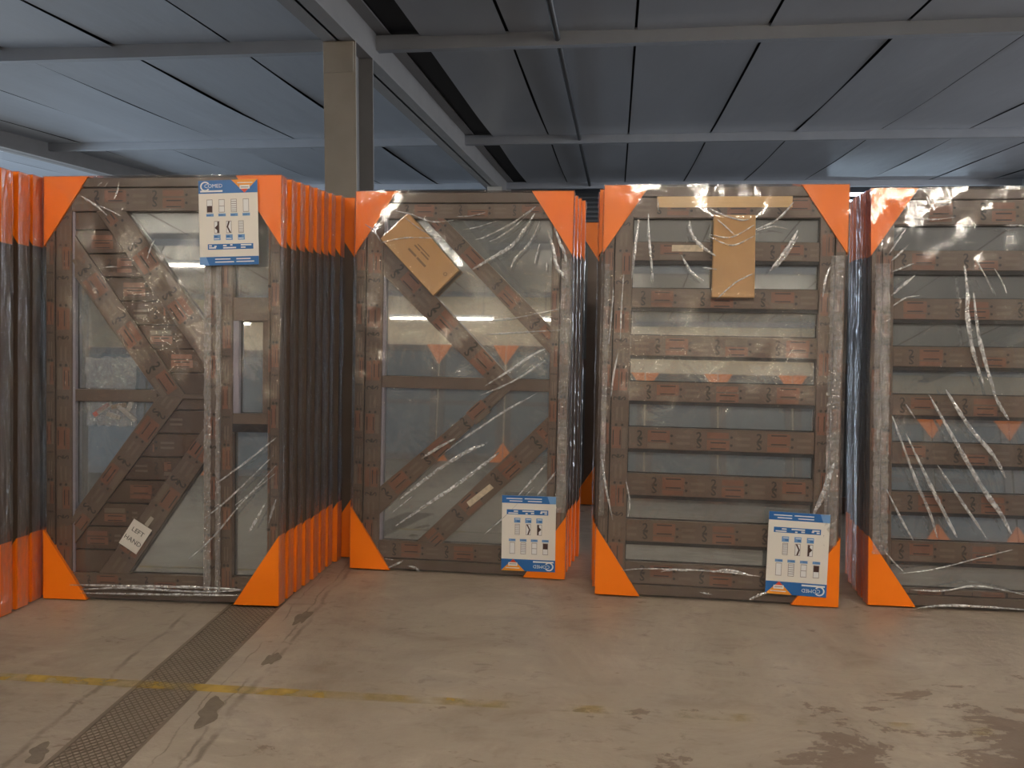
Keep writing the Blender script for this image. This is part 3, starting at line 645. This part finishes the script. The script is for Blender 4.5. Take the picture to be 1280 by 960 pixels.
# ---- ladder door at the end of the row
p4 = Plane(M4); d4 = empty('wrapped_panel', M4)
tag(d4, 'film-wrapped brown ladder-rail door with long slanting streaks in its film', 'wrapped panel', 'film-wrapped packed doors')
ladder(d4, p4, 1130, (281, 313, 340, 373, 401, 433, 460, 493, 521, 553, 582, 615, 642, 676, 704, 735), p4(1116, 500)[0], W-p4(1116, 500)[0], .05, .0)
guards(d4)
f4 = px(p4, 1040, 220, 3.43, (.011, [(562, 385), (575, 500), (575, 600), (598, 750), (645, 900)]), (.010, [(600, 500), (622, 680), (660, 830), (700, 960)]), (.007, [(250, 515), (300, 470), (352, 428)]), (.005, [(250, 415), (300, 395), (345, 378)]), (.005, [(250, 365), (285, 335), (325, 295)]), (.005, [(240, 335), (275, 285), (312, 228)]), (.004, [(255, 560), (310, 525), (370, 515)]), (.004, [(610, 360), (650, 430), (685, 505)]), (.004, [(690, 400), (720, 450), (742, 505)]), (.004, [(340, 180), (420, 190), (520, 180)]), (.006, [(730, 215), (790, 215), (830, 220)]), (.004, [(350, 110), (362, 160)]), (.004, [(400, 90), (420, 140)]))
f4 += px(p4, 1040, 490, 3.31, (.008, [(245, 100), (340, 360), (400, 500), (430, 600)]), (.009, [(300, 170), (400, 380), (480, 540), (512, 600)]), (.012, [(395, 10), (520, 230), (620, 400), (690, 500), (735, 585)]), (.011, [(465, -10), (560, 140), (660, 260), (712, 355)]), (.008, [(430, 300), (530, 450), (635, 605)]), (.006, [(220, 400), (290, 540), (332, 612)]), (.004, [(265, 750), (420, 730), (620, 680), (740, 650)]), (.006, [(350, 890), (500, 880), (800, 898)]), (.005, [(320, 815), (450, 820), (600, 800), (800, 838)]), (.004, [(300, 50), (340, 110)]), (.009, [(655, -10), (690, 60), (725, 115)]), (.004, [(210, 650), (250, 700), (290, 740)]))
film(d4, [], f4, [(.012, .085, .25, 1.72)], 4)

# ---- the doors stacked behind and beside them
ORD = ['second', 'third', 'fourth', 'fifth', 'sixth', 'seventh', 'eighth', 'ninth']
def behind(lst, right, yaw, lean, what, group):
    for i, (x, y) in enumerate(lst):
        x0, y0 = (x-W*math.cos(yaw), y-W*math.sin(yaw)) if right else (x, y)
        plain_door(basis(x0, y0, yaw, lean, 0), '%s packed door of the stack, behind %s' % (ORD[i], what), group)
behind([(-1.627, 3.905), (-1.621, 4.005), (-1.613, 4.105), (-1.605, 4.203), (-1.606, 4.318), (-1.602, 4.425), (-1.580, 4.523), (-1.530, 4.62)], True, .0495, .0741, 'the slatted arrow door', 'doors stacked behind the arrow door')
behind([(-.248, 4.545), (-.234, 4.64), (-.218, 4.745), (-.198, 4.845)], True, .0012, .0657, 'the chevron-bar door', 'doors stacked behind the chevron door')
behind([(-.088, 4.32), (-.096, 4.43)], False, 0, .0874, 'the ladder-rail door with the carton', 'doors stacked behind the carton door')
behind([(1.297, 4.345), (1.299, 4.445), (1.306, 4.555), (1.330, 4.70)], False, .0082, .12, 'the ladder-rail door with slanting streaks', 'doors stacked behind the streaked door')
for i, (x, y) in enumerate(((-2.866, 3.35), (-2.862, 3.46), (-2.860, 3.57), (-2.860, 3.67), (-2.862, 3.77))):
    plain_door(basis(x-W*math.cos(.045), y-W*math.sin(.045), .045, .0741, 0), '%s orange-cornered door in the stack left beside the arrow door' % (['front'] + ORD)[i], 'doors stacked beside the arrow door')
for x, what in ((-1.30, 'seen through the gap beside the chevron stack'), (1.02, 'seen through the gap beside the carton door'), (-2.62, 'in the dark gap beside the arrow stack')):
    plain_door(basis(x, 6.15, 0, .06, 0), 'packed door in the dark row behind, ' + what, 'doors of the row behind')
# doors across the aisle (seen mirrored in the glass)
for i, (x, yw) in enumerate([(-9.3+1.232*q, R.uniform(-.03, .03)) for q in range(14)]):
    Mx = Matrix.Translation((x+W, -5.6, 0)) @ Matrix.Rotation(math.pi+yw, 4, 'Z') @ basis(0, 0, 0, .07, 0)
    plain_door(Mx, 'packed door across the aisle mirrored in the glass, %s from the left wall' % NTH[i], 'doors across the aisle', False)

# ------------------------------------------------------------------ posters, tags, cartons, bag
PW, PH = .297, .415
def poster_print():
    k = MB(); I = {'blue': 0, 'lb': 1, 'grey': 2, 'brown': 3, 'amber': 4, 'red': 5, 'white': 6, 'ink': 7}; y = -.0012
    def q(x0, y0, x1, y1, c, dy=0): k.face([(x0*PW, y-dy, y0*PH), (x1*PW, y-dy, y0*PH), (x1*PW, y-dy, y1*PH), (x0*PW, y-dy, y1*PH)], I[c])
    def poly(pts, c, dy=0): k.face([(a*PW, y-dy, b*PH) for a, b in pts], I[c])
    q(0, .845, 1, 1, 'blue'); e = .0004
    n = 14; a0, a1 = math.radians(35), math.radians(325); cx, cy = .115, .93
    for i in range(n):
        t0, t1 = a0+(a1-a0)*i/n, a0+(a1-a0)*(i+1)/n
        poly([(cx+.085*math.cos(t0), cy+.058*math.sin(t0)), (cx+.085*math.cos(t1), cy+.058*math.sin(t1)), (cx+.060*math.cos(t1), cy+.042*math.sin(t1)), (cx+.060*math.cos(t0), cy+.042*math.sin(t0))], 'white', e)
    add_text(k, 'COMED', (.255*PW, .932*PH), (1, 0), (0, 1), .026, y-e, 6)
    q(.03, .862, .41, .882, 'white', e)
    poly([(.56, 1), (.78, .845), (1, 1)], 'amber', e); poly([(.72, .888), (.78, .845), (.84, .888)], 'red', 2*e)
    q(.70, .89, .87, .935, 'white', 2*e); q(.66, .957, .92, .968, 'white', 2*e); q(.72, .905, .85, .915, 'grey', 3*e)
    for i in range(4):
        cx = .185 + i*.205; q(cx-.05, .62, cx+.05, .775, 'grey', e); q(cx-.042, .627, cx+.042, .768, 'white', 2*e); q(cx-.06, .575, cx+.065, .608, 'lb', e); q(cx-.05, .585, cx+.02, .592, 'blue', 2*e)
        if i == 0: q(cx-.042, .627, cx+.042, .70, 'brown', 3*e)
        if i == 1: q(cx-.042, .692, cx+.042, .699, 'grey', 3*e)
        if i == 2:
            for j in range(5): q(cx-.042, .64+.025*j, cx+.042, .648+.025*j, 'grey', 3*e)
    for i in range(3):
        cx = .30 + i*.205; q(cx-.045, .375, cx+.045, .52, 'grey', e); q(cx-.037, .382, cx+.037, .513, 'white', 2*e); q(cx-.055, .295, cx+.06, .36, 'lb', e); q(cx-.045, .33, cx+.01, .345, 'blue', 2*e); q(cx-.045, .307, cx+.04, .316, 'white', 2*e)
        if i == 0: poly([(cx+.005, .382), (cx+.037, .382), (cx+.037, .513), (cx+.012, .513)], 'brown', 3*e); poly([(cx-.037, .44), (cx+.01, .41), (cx+.012, .475)], 'brown', 3*e)
        if i == 1: poly([(cx-.01, .513), (cx+.018, .513), (cx-.012, .447), (cx-.037, .447)], 'brown', 3*e); poly([(cx-.037, .449), (cx-.012, .449), (cx+.035, .382), (cx+.008, .382)], 'brown', 3*e)
        if i == 2:
            for j in range(7): q(cx-.037, .388+.018*j, cx+.037, .394+.018*j, 'grey', 3*e)
    q(.14, .185, .91, .25, 'blue', e)
    for x0, x1, y0 in ((.16, .21, .222), (.16, .28, .198), (.40, .46, .222), (.40, .62, .196), (.70, .88, .226), (.70, .78, .198), (.25, .29, .215), (.52, .56, .228)): q(x0, y0, x1, y0+.016, 'white', 2*e)
    q(0, 0, 1, .10, 'blue', e)
    poly([(0, 0), (.16, 0), (.11, .10), (0, .10)], 'lb', 2*e)
    for x0, x1, y0 in ((.26, .52, .066), (.26, .58, .032), (.62, .86, .066), (.62, .92, .034)): q(x0, y0, x1, y0+.012, 'white', 2*e)
    return k.mesh('printed_graphics', [BLUE, LBLUE, PGREY, PBROWN, PYEL, PRED, PWHITE, INK])
PRINT_ME = poster_print()
k = MB(); k.box(0, -.0008, 0, PW, .0004, PH); SHEET_ME = k.mesh('sheet', PAPER)
def poster(M, c, ang, label, y=-.0195):
    """c: door-plane position of the sheet's own lower-left corner; ang: turn in the door plane"""
    T = M @ Matrix.Translation((c[0], y, c[1])) @ Matrix.Rotation(-ang, 4, 'Y')
    e = empty('poster', T); tag(e, label, 'poster', 'product posters on the wrapped doors'); link('sheet', SHEET_ME, e); link('printed_graphics', PRINT_ME, e)['kind'] = 'stuff'
poster(M1, (.806, 1.663), math.radians(1.5), 'upright blue and white leaflet taped at the top of the slatted arrow door')
poster(M2, (1.150, .446), math.radians(180.5), 'upside-down blue and white leaflet at the foot of the chevron-bar door')
poster(M3, (1.155, .455), math.radians(178.6), 'upside-down blue and white leaflet at the foot of the ladder-rail door')
# LEFT HAND tag
tg = [(.382, .282), (.472, .226), (.554, .349), (.461, .405)]
k = MB(); k.prism(tg, -.0030, -.0018); to = k.build('hand_tag', PAPER)
ax = Vector((tg[1][0]-tg[0][0], tg[1][1]-tg[0][1])).normalized(); ay = Vector((-ax.y, ax.x)); cc = Vector((sum(p[0] for p in tg)/4, sum(p[1] for p in tg)/4))
tag(to, 'white paper tag reading LEFT HAND stuck on a slanting bar', 'tag'); to.matrix_world = M1
k = MB(); add_text(k, 'LEFT', cc+ay*.026, ax, ay, .034, -.0034, 0); add_text(k, 'HAND', cc-ay*.026, ax, ay, .034, -.0034, 0); k.build('lettering', INK, to)
k = MB(); tp = [p1(*q) for q in ((181, 655), (185, 659), (193, 648), (189, 645))]; k.face([(u, -.0035, v) for u, v in tp]); k.build('adhesive_tape', P('clear_tape', (.45, .40, .33), .3), to)
# cartons under the film
def carton(M, poly, y0, y1, label, deco):
    c = empty('cardboard_box', M); tag(c, label, 'cardboard box')
    k = MB(); k.prism(poly, y0, y1); k.build('body', KRAFT, c, bevel=.003)
    a, b, cc_, d_ = [Vector(p) for p in poly]; k = MB()      # lid flap seams on the ends
    def on(s, t): return a + (b-a)*s + (d_-a)*t
    if deco:
        ux = (b-a).normalized(); uy = Vector((-ux.y, ux.x))
        for t0, t1, s0, s1 in ((.34, .40, .34, .48), (.34, .40, .50, .66), (.53, .57, .36, .46), (.53, .57, .48, .62), (.61, .64, .38, .60)):   # print too small to read
            k.face([(q.x, y0-.0006, q.y) for q in (on(s0, t0), on(s1, t0), on(s1, t1), on(s0, t1))])
        n = 12; c0 = on(.90, .62)
        for i in range(n):
            t0, t1 = 2*math.pi*i/n, 2*math.pi*(i+1)/n
            k.face([(c0.x+math.cos(t)*r_, y0-.0006, c0.y+math.sin(t)*r_) for t, r_ in ((t0, .011), (t1, .011), (t1, .007), (t0, .007))])
    if k.f: k.build('printed_marks', KRAFT_D, c)['kind'] = 'stuff'
    k = MB(); mid = (y0+y1)/2
    e1, e2 = a+(b-a)*0, d_
    k.face([(a.x-.0005, mid-.001, a.y), (d_.x-.0005, mid-.001, d_.y), (d_.x-.0005, mid+.001, d_.y), (a.x-.0005, mid+.001, a.y)])
    k.build('flap_seam', KRAFT_D, c)
carton(M2, BX2, -.030, .004, 'slanted flat brown carton with small print tucked behind film on the chevron door', True)
carton(M3, BX3, -.028, .006, 'plain upright brown carton hung behind film on the ladder-rail door', False)
# bag of fittings in the arrow door
bag = empty('fittings_bag', M1); tag(bag, 'small clear plastic bag of metal fittings behind film on the arrow door', 'plastic bag')
k = MB(); idx = {}
for j in range(15):
    for i in range(13):
        u = .195+.26*i/12; v = .865+.345*j/14
        b = .012*math.sin(math.pi*i/12)*math.sin(math.pi*min(1, j/10+.05) if j < 10 else 0)
        idx[i, j] = len(k.v); k.v.append((u+R.gauss(0, .004), .030-b*.6-abs(R.gauss(0, .004)), v+R.gauss(0, .004)))
for j in range(14):
    for i in range(12): k.f.append((idx[i, j], idx[i+1, j], idx[i+1, j+1], idx[i, j+1])); k.m.append(0)
k.build('pouch', GATHER, bag)
SIL = P('zinc_fitting', (.55, .52, .47), .3, .7)
for (u, v, a, L, mt) in ((.27, .945, .6, .10, PRED), (.285, .955, .6, .09, SIL), (.40, .93, -.7, .12, SIL), (.36, .965, .2, .08, KRAFT_D), (.33, .915, -.3, .07, SIL), (.42, .975, 1.2, .07, SIL)):
    k = MB(); dx, dz = math.cos(a)*L/2, math.sin(a)*L/2; nx_, nz_ = -math.sin(a)*.011, math.cos(a)*.011
    k.prism([(u-dx-nx_, v-dz-nz_), (u+dx-nx_, v+dz-nz_), (u+dx+nx_, v+dz+nz_), (u-dx+nx_, v-dz+nz_)], .030, .038); k.build('metal_fitting', mt, bag, bevel=.002)
